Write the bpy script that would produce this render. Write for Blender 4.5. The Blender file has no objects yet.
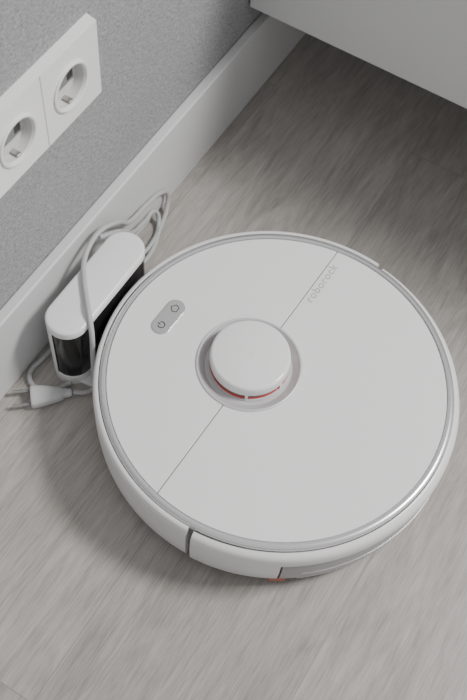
import bpy, bmesh, math, random
from mathutils import Matrix, Vector
random.seed(4)
S=bpy.context.scene
COL=S.collection

# ---------------------------------------------------------------- helpers
def link(o,parent=None):
    COL.objects.link(o)
    if parent: o.parent=parent
    return o
def empty(name,loc=(0,0,0),rotz=0):
    e=bpy.data.objects.new(name,None); e.location=loc; e.rotation_euler=(0,0,rotz); e.empty_display_size=.02
    return link(e)
def meshobj(name,verts,faces,mat,parent=None,smooth=True,bevel=0,seg=3,angle=35):
    me=bpy.data.meshes.new(name); me.from_pydata(verts,[],faces); me.update()
    bm=bmesh.new(); bm.from_mesh(me); bmesh.ops.recalc_face_normals(bm,faces=bm.faces); bm.to_mesh(me); bm.free()
    o=bpy.data.objects.new(name,me); link(o,parent)
    if mat: me.materials.append(mat)
    if smooth:
        for p in me.polygons: p.use_smooth=True
        me.set_sharp_from_angle(angle=math.radians(angle))
    if bevel:
        b=o.modifiers.new('bevel','BEVEL'); b.width=bevel; b.segments=seg; b.limit_method='ANGLE'; b.angle_limit=math.radians(30)
        b.harden_normals=False
    return o
def box(name,x0,x1,y0,y1,z0,z1,mat,parent=None,bevel=0,seg=3):
    v=[(x,y,z) for x in(x0,x1) for y in(y0,y1) for z in(z0,z1)]
    f=[(0,1,3,2),(4,6,7,5),(0,4,5,1),(2,3,7,6),(0,2,6,4),(1,5,7,3)]
    return meshobj(name,v,f,mat,parent,smooth=bool(bevel),bevel=bevel,seg=seg,angle=60 if bevel else 30)
def lathe(name,prof,mat,parent=None,c=(0,0),a0=0,a1=360,n=192,close=False,angle=35):
    full=abs(a1-a0)>=359.9
    m=max(3,int(n*abs(a1-a0)/360)); cols=m if full else m+1
    V=[];F=[]
    for i in range(cols):
        a=math.radians(a0+(a1-a0)*i/m)
        for (r,z) in prof: V.append((c[0]+r*math.cos(a),c[1]+r*math.sin(a),z))
    k=len(prof)
    for i in range(m):
        j=(i+1)%cols
        for q in range(k if close else k-1):
            q2=(q+1)%k
            F.append((i*k+q,j*k+q,j*k+q2,i*k+q2))
    if close and not full:
        F.append(tuple(range(k))); F.append(tuple((cols-1)*k+q for q in range(k)))
    o=meshobj(name,V,F,mat,parent,angle=angle)
    return o
def prism(name,pts,z0,z1,mat,parent=None,bevel=0,seg=3):
    n=len(pts); V=[(x,y,z0) for x,y in pts]+[(x,y,z1) for x,y in pts]
    F=[tuple(range(n-1,-1,-1)),tuple(range(n,2*n))]+[(i,(i+1)%n,(i+1)%n+n,i+n) for i in range(n)]
    return meshobj(name,V,F,mat,parent,bevel=bevel,seg=seg,angle=30)
def stadium(cx,ya,yb,r,n=24):
    P=[]
    for i in range(n+1):
        a=math.pi*i/n; P.append((cx+r*math.cos(a),yb+r*math.sin(a)))
    for i in range(n+1):
        a=math.pi+math.pi*i/n; P.append((cx+r*math.cos(a),ya+r*math.sin(a)))
    return P
def tube(name,pts,rad,mat,parent=None,cyclic=False,nurbs=True,res=12):
    cu=bpy.data.curves.new(name,'CURVE'); cu.dimensions='3D'; cu.bevel_depth=rad; cu.bevel_resolution=5; cu.use_fill_caps=True
    sp=cu.splines.new('BEZIER' if nurbs else 'POLY')
    if nurbs:
        sp.bezier_points.add(len(pts)-1)
        for b,q in zip(sp.bezier_points,pts):
            b.co=q; b.handle_left_type=b.handle_right_type='AUTO'
    else:
        sp.points.add(len(pts)-1)
        for b,q in zip(sp.points,pts): b.co=(*q,1)
    sp.use_cyclic_u=cyclic; cu.resolution_u=res
    cu.materials.append(mat)
    o=bpy.data.objects.new(name,cu); return link(o,parent)

# ---------------------------------------------------------------- materials
def mat(name,col,rough=.5,metal=0,spec=.5,coat=0,emit=None,es=0,trans=0):
    m=bpy.data.materials.new(name); m.use_nodes=True
    b=m.node_tree.nodes['Principled BSDF']
    if not isinstance(col,tuple): col=(col,)*3
    b.inputs['Base Color'].default_value=(*col,1); b.inputs['Roughness'].default_value=rough
    b.inputs['Metallic'].default_value=metal; b.inputs['Specular IOR Level'].default_value=spec
    b.inputs['Coat Weight'].default_value=coat; b.inputs['Coat Roughness'].default_value=.08
    if trans: b.inputs['Transmission Weight'].default_value=trans
    if emit: b.inputs['Emission Color'].default_value=(*emit,1); b.inputs['Emission Strength'].default_value=es
    return m
def N(m,t,**k):
    n=m.node_tree.nodes.new(t)
    for a,b in k.items(): setattr(n,a,b)
    return n
def L(m,a,b): m.node_tree.links.new(a,b)
def add_micro(m,scale,dist,amount=.3):
    b=m.node_tree.nodes['Principled BSDF']
    tc=N(m,'ShaderNodeTexCoord'); no=N(m,'ShaderNodeTexNoise'); no.inputs['Scale'].default_value=scale
    bp=N(m,'ShaderNodeBump'); bp.inputs['Strength'].default_value=amount; bp.inputs['Distance'].default_value=dist
    L(m,tc.outputs['Object'],no.inputs['Vector']); L(m,no.outputs['Fac'],bp.inputs['Height']); L(m,bp.outputs['Normal'],b.inputs['Normal'])
    return m

white=mat('robot_white_plastic',(.80,.79,.785),.20,0,.5)
white2=mat('shell_white_plastic',(.76,.75,.74),.28)
silver=mat('satin_silver',(.70,.70,.71),.25,.8)
silver2=mat('turret_silver',(.56,.56,.57),.45,.2)
groove=mat('groove_grey',(.30,.30,.30),.6)
dark=mat('dark_plastic',(.03,.03,.032),.5)
grey=mat('inner_grey',(.20,.20,.20),.5)
blackgl=mat('black_gloss',(.010,.010,.011),.14,0,.4,.3)
red=mat('sensor_red',(.50,.03,.02),.4)
orange=mat('orange_rubber',(.42,.13,.09),.5)
tankm=mat('smoked_tank',(.34,.335,.33),.3,0,.5)
pillm=mat('button_grey',(.38,.38,.38),.4)
icon=mat('icon_dark',(.04,.04,.04),.5)
textm=mat('print_grey',(.38,.38,.38),.5)
dockw=mat('dock_white',(.80,.80,.80),.22)
cordm=mat('cord_grey',(.44,.44,.44),.5)
plugm=mat('plug_grey',(.56,.56,.56),.45)
pinm=mat('pin_nickel',(.42,.41,.39),.3,1)
outm=mat('socket_white',(.82,.82,.81),.3)
rubber=mat('wheel_rubber',(.02,.02,.02),.8)
basem=add_micro(mat('baseboard_paint',(.62,.62,.62),.45),60,.0004,.1)
cabm=add_micro(mat('cabinet_paint',(.62,.62,.615),.5),80,.0003,.1)

# wall: woven paintable wallpaper
wallm=mat('wallpaper_grey',(.3,.3,.3),.85,0,.2)
b=wallm.node_tree.nodes['Principled BSDF']
tc=N(wallm,'ShaderNodeTexCoord')
mp=N(wallm,'ShaderNodeMapping'); mp.inputs['Scale'].default_value=(1,1,.35); L(wallm,tc.outputs['Object'],mp.inputs['Vector'])
n1=N(wallm,'ShaderNodeTexNoise'); n1.inputs['Scale'].default_value=1000; n1.inputs['Detail'].default_value=4; L(wallm,mp.outputs[0],n1.inputs['Vector'])
mp2=N(wallm,'ShaderNodeMapping'); mp2.inputs['Scale'].default_value=(1,.3,1); L(wallm,tc.outputs['Object'],mp2.inputs['Vector'])
n2=N(wallm,'ShaderNodeTexNoise'); n2.inputs['Scale'].default_value=800; n2.inputs['Detail'].default_value=3; L(wallm,mp2.outputs[0],n2.inputs['Vector'])
ad=N(wallm,'ShaderNodeMath',operation='ADD'); L(wallm,n1.outputs['Fac'],ad.inputs[0]); L(wallm,n2.outputs['Fac'],ad.inputs[1])
cr=N(wallm,'ShaderNodeMapRange'); cr.inputs['From Min'].default_value=.75; cr.inputs['From Max'].default_value=1.25
cr.inputs['To Min'].default_value=.0; cr.inputs['To Max'].default_value=1
L(wallm,ad.outputs[0],cr.inputs['Value'])
mx=N(wallm,'ShaderNodeMix',data_type='RGBA'); mx.inputs[6].default_value=(.20,.201,.205,1); mx.inputs[7].default_value=(.40,.402,.407,1)
L(wallm,cr.outputs[0],mx.inputs[0]); L(wallm,mx.outputs[2],b.inputs['Base Color'])
bp=N(wallm,'ShaderNodeBump'); bp.inputs['Strength'].default_value=.3; bp.inputs['Distance'].default_value=.0005
L(wallm,cr.outputs[0],bp.inputs['Height']); L(wallm,bp.outputs[0],b.inputs['Normal'])

# floor: grey oak laminate, planks running along Y
fl=mat('grey_oak_laminate',(.3,.29,.27),.42,0,.4)
b=fl.node_tree.nodes['Principled BSDF']
tc=N(fl,'ShaderNodeTexCoord')
rot=N(fl,'ShaderNodeMapping'); rot.inputs['Rotation'].default_value=(0,0,math.radians(90)); rot.inputs['Location'].default_value=(.40,-.158,0)
L(fl,tc.outputs['Object'],rot.inputs['Vector'])
br=N(fl,'ShaderNodeTexBrick'); br.offset=.37; br.offset_frequency=2
br.inputs['Scale'].default_value=1; br.inputs['Brick Width'].default_value=1.2; br.inputs['Row Height'].default_value=.192
br.inputs['Mortar Size'].default_value=.0005; br.inputs['Mortar Smooth'].default_value=.3; br.inputs['Bias'].default_value=0
br.inputs['Color1'].default_value=(0,0,0,1); br.inputs['Color2'].default_value=(1,1,1,1); br.inputs['Mortar'].default_value=(.5,.5,.5,1)
L(fl,rot.outputs[0],br.inputs['Vector'])
sp=N(fl,'ShaderNodeVectorMath',operation='SCALE'); sp.inputs['Scale'].default_value=3.7; L(fl,br.outputs['Color'],sp.inputs[0])
av=N(fl,'ShaderNodeVectorMath',operation='ADD'); L(fl,tc.outputs['Object'],av.inputs[0]); L(fl,sp.outputs[0],av.inputs[1])
def grain(scale,sx,sy,det,dist):
    m=N(fl,'ShaderNodeMapping'); m.inputs['Scale'].default_value=(sx,sy,1); L(fl,av.outputs[0],m.inputs['Vector'])
    n=N(fl,'ShaderNodeTexNoise'); n.inputs['Scale'].default_value=scale; n.inputs['Detail'].default_value=det; n.inputs['Distortion'].default_value=dist
    n.inputs['Roughness'].default_value=.62
    L(fl,m.outputs[0],n.inputs['Vector']); return n.outputs['Fac']
g1=grain(7,4.2,.8,7,1.8); g2=grain(60,6,.24,6,.4); g3=grain(420,2.4,.10,4,0)
def mth(op,a,bv):
    n=N(fl,'ShaderNodeMath',operation=op)
    for i,q in enumerate((a,bv)):
        if isinstance(q,(int,float)): n.inputs[i].default_value=q
        else: L(fl,q,n.inputs[i])
    return n.outputs[0]
tot=mth('ADD',mth('ADD',mth('MULTIPLY',g1,.48),mth('MULTIPLY',g2,.30)),mth('MULTIPLY',g3,.40))
ramp=N(fl,'ShaderNodeValToRGB'); L(fl,tot,ramp.inputs[0])
e=ramp.color_ramp.elements; e[0].position=.40; e[0].color=(.225,.208,.190,1); e[1].position=.76; e[1].color=(.475,.452,.424,1)
m1=N(fl,'ShaderNodeMix',data_type='RGBA',blend_type='MULTIPLY'); m1.inputs[0].default_value=1
pl=N(fl,'ShaderNodeMapRange'); pl.inputs['To Min'].default_value=.94; pl.inputs['To Max'].default_value=1.06; L(fl,br.outputs['Color'],pl.inputs['Value'])
L(fl,ramp.outputs[0],m1.inputs[6]); L(fl,pl.outputs[0],m1.inputs[7])
m2=N(fl,'ShaderNodeMix',data_type='RGBA'); L(fl,mth('MULTIPLY',br.outputs['Fac'],.45),m2.inputs[0]); L(fl,m1.outputs[2],m2.inputs[6]); m2.inputs[7].default_value=(.14,.13,.12,1)
L(fl,m2.outputs[2],b.inputs['Base Color'])
bp=N(fl,'ShaderNodeBump'); bp.inputs['Strength'].default_value=.2; bp.inputs['Distance'].default_value=.0005
hh=mth('SUBTRACT',g2,mth('MULTIPLY',br.outputs['Fac'],1.2)); L(fl,hh,bp.inputs['Height']); L(fl,bp.outputs[0],b.inputs['Normal'])

# ---------------------------------------------------------------- room
WX=-.251
box('floor',WX,2.2,-2.2,1.2,-.02,0,fl)
box('wall_left',WX-.1,WX,-2.2,1.2,-.02,2.4,wallm)
box('baseboard_left',WX+.0001,WX+.012,-2.2,1.2,0.0001,.113,basem,bevel=.002)

# cabinet
CB=empty('cabinet',(0,0,0))
box('body',WX+.002,.95,.37,.85,.147,.45,cabm,CB,bevel=.001)
box('door_panel',WX+.003,.549,.352,.369,.149,.445,cabm,CB,bevel=.0012)
box('door_panel_b',.552,.948,.352,.369,.149,.445,cabm,CB,bevel=.0012)
box('plinth',WX+.014,.93,.60,.84,.0,.147,cabm,CB)

# ---------------------------------------------------------------- double wall socket
SO=empty('wall_socket',(WX,.0686,.3039))   # local: x out of wall, -y along plate, z up
PH=.0405; PT=.0105
def plate_with_holes():
    V=[];F=[]
    hr=.0215;n=64
    for cy in (-.0405,-.1115):
        y0,y1=(-.076,0) if cy>-.1 else (-.152,-.076)
        base=len(V)
        for i in range(n):
            a=2*math.pi*(i+.5)/n; dy,dz=math.cos(a),math.sin(a)
            ty=((y1-cy) if dy>0 else (y0-cy))/dy if abs(dy)>1e-9 else 1e9
            tz=((PH) if dz>0 else -PH)/dz if abs(dz)>1e-9 else 1e9
            t=min(ty,tz)
            V.append((PT,cy+dy*t,dz*t)); V.append((PT,cy+dy*hr,dz*hr))
        for i in range(n):
            j=(i+1)%n; A,B,C,D=base+2*i,base+2*i+1,base+2*j+1,base+2*j
            pa,pd=V[A],V[D]
            if abs(pa[1]-pd[1])>1e-7 and abs(pa[2]-pd[2])>1e-7:
                cyy=y1 if abs(max(pa[1],pd[1])-y1)<1e-6 else y0
                czz=PH if max(pa[2],pd[2])>PH-1e-6 else -PH
                V.append((PT,cyy,czz)); F.append((A,B,C,D,len(V)-1))
            else: F.append((A,B,C,D))
    return V,F
V,F=plate_with_holes()
meshobj('frame_face',V,F,outm,SO,smooth=False)
k=[(PT,0,PH),(PT,-.152,PH),(PT,-.152,-PH),(PT,0,-PH)]
k2=[(0,.001,PH+.001),(0,-.153,PH+.001),(0,-.153,-PH-.001),(0,.001,-PH-.001)]
meshobj('frame_sides',k+k2,[(i,(i+1)%4,(i+1)%4+4,i+4) for i in range(4)],outm,SO,smooth=False)
def lathe_x(name,prof,cy,m,n=64):
    V=[];F=[]
    for i in range(n):
        a=2*math.pi*i/n
        for r,x in prof: V.append((x,cy+r*math.cos(a),r*math.sin(a)))
    kk=len(prof)
    for i in range(n):
        j=(i+1)%n
        for q in range(kk-1): F.append((i*kk+q,j*kk+q,j*kk+q+1,i*kk+q+1))
    return meshobj(name,V,F,m,SO)
cupm=mat('socket_cup',(.60,.60,.59),.4)
for idx,cy in enumerate((-.0405,-.1115)):
    s='ab'[idx]
    lathe_x('cup_lip_'+s,[(.0228,PT),(.0232,PT+.0018),(.0218,PT+.0024),(.0205,PT+.0018),(.0198,PT-.001)],cy,outm)
    lathe_x('cup_'+s,[(.0198,PT-.001),(.0192,.0012),(.0005,.0012)],cy,cupm)
    for h in (-1,1):
        box('earth_clip_%s%d'%(s,h+1),.0012,.0095,cy-.0025,cy+.0025,h*.0182-.0012,h*.0182+.0012,pinm,SO,bevel=.0004)
    box('child_shutter_'+s,.0012,.0022,cy-.0145,cy+.0145,-.0066,.0066,grey,SO,bevel=.0004)
    for h in (-1,1):
        box('slot_%s%d'%(s,h+1),.0020,.0025,cy+h*.0095-.0036,cy+h*.0095+.0036,-.0036,.0036,dark,SO,bevel=.0008)
box('frame_division',PT-.0002,PT+.0001,-.0764,-.0756,-PH,PH,groove,SO)

# ---------------------------------------------------------------- robot vacuum
RB=empty('robot_vacuum',(0,0,0),math.radians(-1.78))
TC=(-.0315,-.001)
RC=(-.0308,-.0030)
CH=-.0272
HR=.0500
def disc_cut(name,side):
    R=.1632; g=.00045; hr=HR
    x=CH+(g if side>0 else -g)
    a=math.acos(x/R)
    out=[];n=150
    for i in range(n+1):
        t=(-a+2*a*i/n) if side>0 else (a+(2*math.pi-2*a)*i/n)
        out.append((R*math.cos(t),R*math.sin(t)))
    ah=math.acos((x-RC[0])/hr); inn=[]; m=90
    for i in range(m+1):
        t=(ah-2*ah*i/m) if side>0 else ((2*math.pi-ah)-(2*math.pi-2*ah)*i/m)
        inn.append((RC[0]+hr*math.cos(t),RC[1]+hr*math.sin(t)))
    return prism(name,out+inn,.0785,.0815,white,RB,bevel=.0005,seg=2)
disc_cut('top_cover_rear',1); disc_cut('top_cover_front',-1)
prism('seam_bed',[(CH-.003,-.160),(CH+.003,-.160),(CH+.003,-.052),(CH-.003,-.052)],.0770,.0797,groove,RB)
prism('seam_bed_b',[(CH-.003,.048),(CH+.003,.048),(CH+.003,.160),(CH-.003,.160)],.0770,.0797,groove,RB)
lathe('rim_groove',[(.1625,.0800),(.1645,.0800)],groove,RB)
ringp=[(.1637,.0760),(.1638,.0815),(.1645,.0824),(.1660,.0828),(.1680,.0826),(.1697,.0816),(.1703,.0800),(.1703,.0750)]
lathe('trim_ring',ringp,silver,RB,n=256)
A0,A1=-84.5,84.0   # rear sector
G=.9
bump=[(.1706,.0765),(.1708,.0800),(.1716,.0808),(.1735,.0806),(.1752,.0792),(.1762,.0760),(.1766,.0700),(.1766,.0400),(.1756,.0240),(.1740,.0150),(.1700,.0120),(.1680,.0130)]
lathe('front_bumper',bump,white2,RB,a0=A1+G,a1=360+A0-G,n=256,close=True)
shell=[(.1706,.0715),(.1708,.0760),(.1716,.0770),(.1745,.0762),(.1770,.0738),(.1782,.0700),(.1786,.0640),(.1784,.0400),(.1772,.0220),(.1750,.0130),(.1700,.0110),(.1670,.0120)]
lathe('rear_shell_side',shell,white2,RB,a0=A0+G,a1=-56.5,n=256,close=True)
lathe('rear_shell_side_b',shell,white2,RB,a0=56.5,a1=A1-G,n=256,close=True)
sh2=[(.1706,.0715),(.1708,.0760),(.1716,.0770),(.1745,.0762),(.1770,.0738),(.1782,.0700),(.1786,.0650),(.1785,.0590),(.1778,.0570),(.1700,.0565)]
lathe('rear_shell',sh2,white2,RB,a0=-56.5,a1=56.5,n=256,close=True)
tank=[(.168,.0560),(.1772,.0558),(.1778,.0545),(.1780,.0280),(.1765,.0180),(.1650,.0150),(.150,.0200)]
lathe('water_tank',tank,tankm,RB,a0=-55.8,a1=55.8,n=256,close=True)
lathe('tank_line',[(.1765,.0360),(.1786,.0360),(.1786,.0345),(.1765,.0345)],silver,RB,a0=-50,a1=50,n=256,close=True)
lathe('mop_pad_edge',[(.12,.0148),(.175,.0148),(.1755,.0125),(.173,.0060),(.12,.0060)],mat('mop_cloth',(.55,.55,.56),.9),RB,a0=-50,a1=50,n=200,close=True)
lathe('chassis',[(.0005,.0760),(.1690,.0755),(.1698,.0740),(.1698,.0300),(.1640,.0120),(.1560,.0085),(.0005,.0085)],grey,RB,n=200)
def wheel(name,x,y,rad,w):
    n=40
    prof=[(.0005,-w/2),(rad-.002,-w/2),(rad,-w/2+.002),(rad,w/2-.002),(rad-.002,w/2),(.0005,w/2)]
    V=[];F=[]
    for i in range(n):
        a=2*math.pi*i/n
        for r_,t in prof: V.append((x+r_*math.cos(a),y+t,rad+r_*math.sin(a)))
    kk=len(prof)
    for i in range(n):
        j=(i+1)%n
        for q in range(kk-1): F.append((i*kk+q,j*kk+q,j*kk+q+1,i*kk+q+1))
    meshobj(name,V,F,rubber,RB)
wheel('drive_wheel_l',0,.112,.030,.020); wheel('drive_wheel_r',0,-.112,.030,.020); wheel('caster_wheel',-.12,0,.012,.014)
o=box('orange_tab',-.008,.008,-.006,.006,-.004,.004,orange,RB,bevel=.0015); o.location=(.0945,-.1405,.0090); o.rotation_euler=(0,0,math.radians(32))
# turret
lathe('turret_ring',[(.0498,.0780),(.0500,.0806),(.0516,.0816),(.0513,.0826),(.0504,.0830),(.0492,.0827),(.0484,.0816),(.0450,.0796),(.0425,.0776),(.0350,.0774)],silver2,RB,c=RC)
lathe('turret_core',[(.0381,.0770),(.0381,.0862)],grey,RB,c=TC)
lathe('turret_sensor_band',[(.0380,.0790),(.0385,.0790),(.0385,.0822),(.0380,.0822)],red,RB,c=TC)
lathe('turret_skirt',[(.0350,.0776),(.0402,.0776),(.0405,.0786),(.0400,.0790),(.0350,.0792)],silver2,RB,c=TC)
lathe('turret_cap',[(.0345,.0854),(.0383,.0852),(.0388,.0856),(.0390,.0866),(.0387,.0940),(.0383,.0958),(.0373,.0970),(.0358,.0975),(.0005,.0975)],white,RB,c=TC,angle=60)
for i,a in enumerate((-62,-8,46,100,154,208)):
    a=math.radians(a); q=box('turret_post_%d'%(i+1),-.0012,.0012,-.0014,.0014,.078,.086,white2,RB)
    q.location=(TC[0]+.0382*math.cos(a),TC[1]+.0382*math.sin(a),0); q.rotation_euler=(0,0,a)
# buttons
bx,by=-.1247,-.0045
prism('button_rim',stadium(bx,by-.0125,by+.0125,.0098),.0812,.0820,silver,RB,bevel=.0003)
prism('button_pill',stadium(bx,by-.0125,by+.0125,.0088),.0814,.0824,pillm,RB,bevel=.0004)
pts=[(bx+.0034*math.sin(math.radians(t)),by-.0115+.0034*math.cos(math.radians(t)),.0825) for t in range(40,321,14)]
pts=[(bx-(q[1]-(by-.0115)),by-.0115+(q[0]-bx),q[2]) for q in pts]
tube('power_icon',pts,.00045,icon,RB,nurbs=False)
tube('power_icon_bar',[(bx-.0008,by-.0115,.0825),(bx-.0042,by-.0115,.0825)],.00045,icon,RB,nurbs=False)
hx,hy=bx,by+.0115
pts=[(hx-.0042,hy),(hx-.0004,hy+.0042),(hx+.0034,hy+.0028),(hx+.0034,hy-.0028),(hx-.0004,hy-.0042)]
tube('dock_icon',[(a,c_,.0825) for a,c_ in pts],.00045,icon,RB,cyclic=True,nurbs=False)
tx=bpy.data.curves.new('brand_print','FONT'); tx.body='roborock'; tx.size=.0125; tx.extrude=.00004; tx.space_character=1.12
tx.align_x='CENTER'; tx.materials.append(textm)
to=bpy.data.objects.new('brand_print',tx); link(to,RB); to.location=(-.0168,.118,.0816); to.rotation_euler=(0,0,math.radians(90))

# ---------------------------------------------------------------- charging dock
DK=empty('charging_dock',(-.2,0,0))
ya,yb,rd=-.062,.033,.0212
P=stadium(0,ya,yb,rd,32)
def rings(name,levels,m,inset_caps=True,keep=None):
    V=[];F=[];n=len(P)
    for (off,z) in levels:
        for x,y in stadium(0,ya,yb,rd-off,32): V.append((x,y,z))
    for l in range(len(levels)-1):
        for i in range(n):
            if keep and not keep(P[i],P[(i+1)%n]): continue
            F.append((l*n+i,l*n+(i+1)%n,(l+1)*n+(i+1)%n,(l+1)*n+i))
    if inset_caps:
        F.append(tuple((len(levels)-1)*n+i for i in range(n)))
    return meshobj(name,V,F,m,DK,angle=40)
isfront=lambda a,b_:(a[0]+b_[0])/2>-.004
rings('top_cap',[(.002,.090),(0,.0905),(0,.0975),(.0006,.0990),(.0018,.0997),(.0035,.1000)],dockw)
rings('rear_shell',[(0,.0),(0,.0906)],dockw,False,lambda a,b_: not isfront(a,b_))
rings('front_window',[(.0008,.014),(.0008,.0906)],blackgl,False,isfront)
rings('front_foot',[(0,.0),(0,.0145),(.001,.0150)],dockw,False,isfront)
prism('base_plate',[(.0,-.078),(.060,-.070),(.066,-.060),(.066,.030),(.060,.042),(.0,.049),(-.019,.04),(-.019,-.07)],.0001,.0050,dockw,DK,bevel=.0015)
for s in(-1,1): box('contact_%d'%(s+1),.040,.052,s*.014-.019,s*.014-.011,.0048,.0056,pinm,DK,bevel=.0003)

# ---------------------------------------------------------------- cord and plug
PC=empty('power_cord',(0,0,0))
path=[(-.181,-.091,.008),(-.172,-.084,.006),(-.1665,-.0755,.006),(-.1685,-.070,.030),(-.170,-.066,.065),(-.1735,-.060,.094),(-.181,-.052,.1028),(-.196,-.036,.1030),(-.210,-.020,.1030),(-.222,-.003,.1025),(-.228,.015,.104),(-.2295,.035,.104),(-.2265,.056,.096),(-.231,.088,.060),(-.235,.125,.046),(-.2355,.155,.036),(-.2345,.166,.022),(-.230,.158,.009),(-.222,.130,.0035),(-.213,.100,.0032),(-.214,.078,.0032),(-.2265,.055,.0032),(-.2290,.02,.0032),(-.2290,-.04,.0032),(-.232,-.075,.0032),(-.2325,-.095,.0032),(-.222,-.105,.0032),(-.208,-.102,.0032),(-.197,-.093,.0034),(-.191,-.082,.0034)]
tube('cable',path,.0027,cordm,PC)
path2=[(-.2275,.03,.10),(-.223,.055,.085),(-.229,.09,.040),(-.2345,.120,.022),(-.2345,.142,.016),(-.228,.138,.006),(-.219,.110,.0033),(-.2245,.07,.0033)]
tube('cable_loop',path2,.0027,cordm,PC)
ax=Vector((-.033,-.0285,0)).normalized(); sd=Vector((-ax.y,ax.x,0)); org=Vector((-.182,-.092,.0075))
sec=[(0,.0035,.0035),(.004,.0042,.0042),(.008,.0045,.0045),(.0085,.0055,.005),(.014,.0075,.006),(.022,.0092,.0068),(.030,.0108,.0070),(.0375,.0118,.0070),(.0400,.0118,.0068),(.0410,.0110,.0060)]
V=[];F=[];n=32
for t,wx,hz in sec:
    for i in range(n):
        a=2*math.pi*i/n; ca,sa=math.cos(a),math.sin(a)
        ex=.6
        q=org+ax*t+sd*(wx*math.copysign(abs(ca)**ex,ca))+Vector((0,0,hz*math.copysign(abs(sa)**ex,sa)))
        V.append(tuple(q))
for l in range(len(sec)-1):
    for i in range(n): F.append((l*n+i,l*n+(i+1)%n,(l+1)*n+(i+1)%n,(l+1)*n+i))
F.append(tuple(range(n))); F.append(tuple((len(sec)-1)*n+i for i in range(n)))
meshobj('plug_body',V,F,plugm,PC,angle=50)
for s in(-1,1):
    a=org+ax*.040+sd*(.0075*s); b_=org+ax*.0505+sd*(.0079*s); c_=org+ax*.060+sd*(.0079*s)
    tube('pin_sleeve_%d'%(s+1),[tuple(a),tuple(b_)],.0019,grey,PC,nurbs=False)
    tube('pin_%d'%(s+1),[tuple(b_),tuple(c_)],.0020,pinm,PC,nurbs=False)

# ---------------------------------------------------------------- light
w=bpy.data.worlds.new('World'); S.world=w; w.use_nodes=True
w.node_tree.nodes['Background'].inputs[0].default_value=(.98,.985,1,1); w.node_tree.nodes['Background'].inputs[1].default_value=.64
def area(name,loc,target,size,power,col=(1,1,1),sy=None):
    l=bpy.data.lights.new(name,'AREA'); l.energy=power; l.size=size; l.color=col
    if sy: l.shape='RECTANGLE'; l.size_y=sy
    o=bpy.data.objects.new(name,l); link(o); o.location=loc
    d=Vector(target)-Vector(loc); o.rotation_euler=d.to_track_quat('-Z','Y').to_euler()
    return o
area('ceiling_lamp',(1.25,.80,1.95),(0,0,0),.5,62,(1,.985,.97))

# ---------------------------------------------------------------- camera
cx,cy,cz,yaw,pitch,roll,f=0.15461,-0.43173,0.92068,0.4428,1.05038,0.11993,997.52
fw=Vector((-math.sin(yaw)*math.cos(pitch),math.cos(yaw)*math.cos(pitch),-math.sin(pitch)))
r=Vector((math.cos(yaw),math.sin(yaw),0)); u=r.cross(fw)
R=r*math.cos(roll)+u*math.sin(roll); U=-r*math.sin(roll)+u*math.cos(roll)
cd=bpy.data.cameras.new('camera'); co=bpy.data.objects.new('camera',cd); link(co)
M=Matrix((R,U,-fw)).transposed().to_4x4(); M.translation=Vector((cx,cy,cz)); co.matrix_world=M
cd.sensor_width=36; cd.lens=f*36/700; cd.clip_start=.01
cd.dof.use_dof=True; cd.dof.focus_distance=.95; cd.dof.aperture_fstop=9
S.camera=co
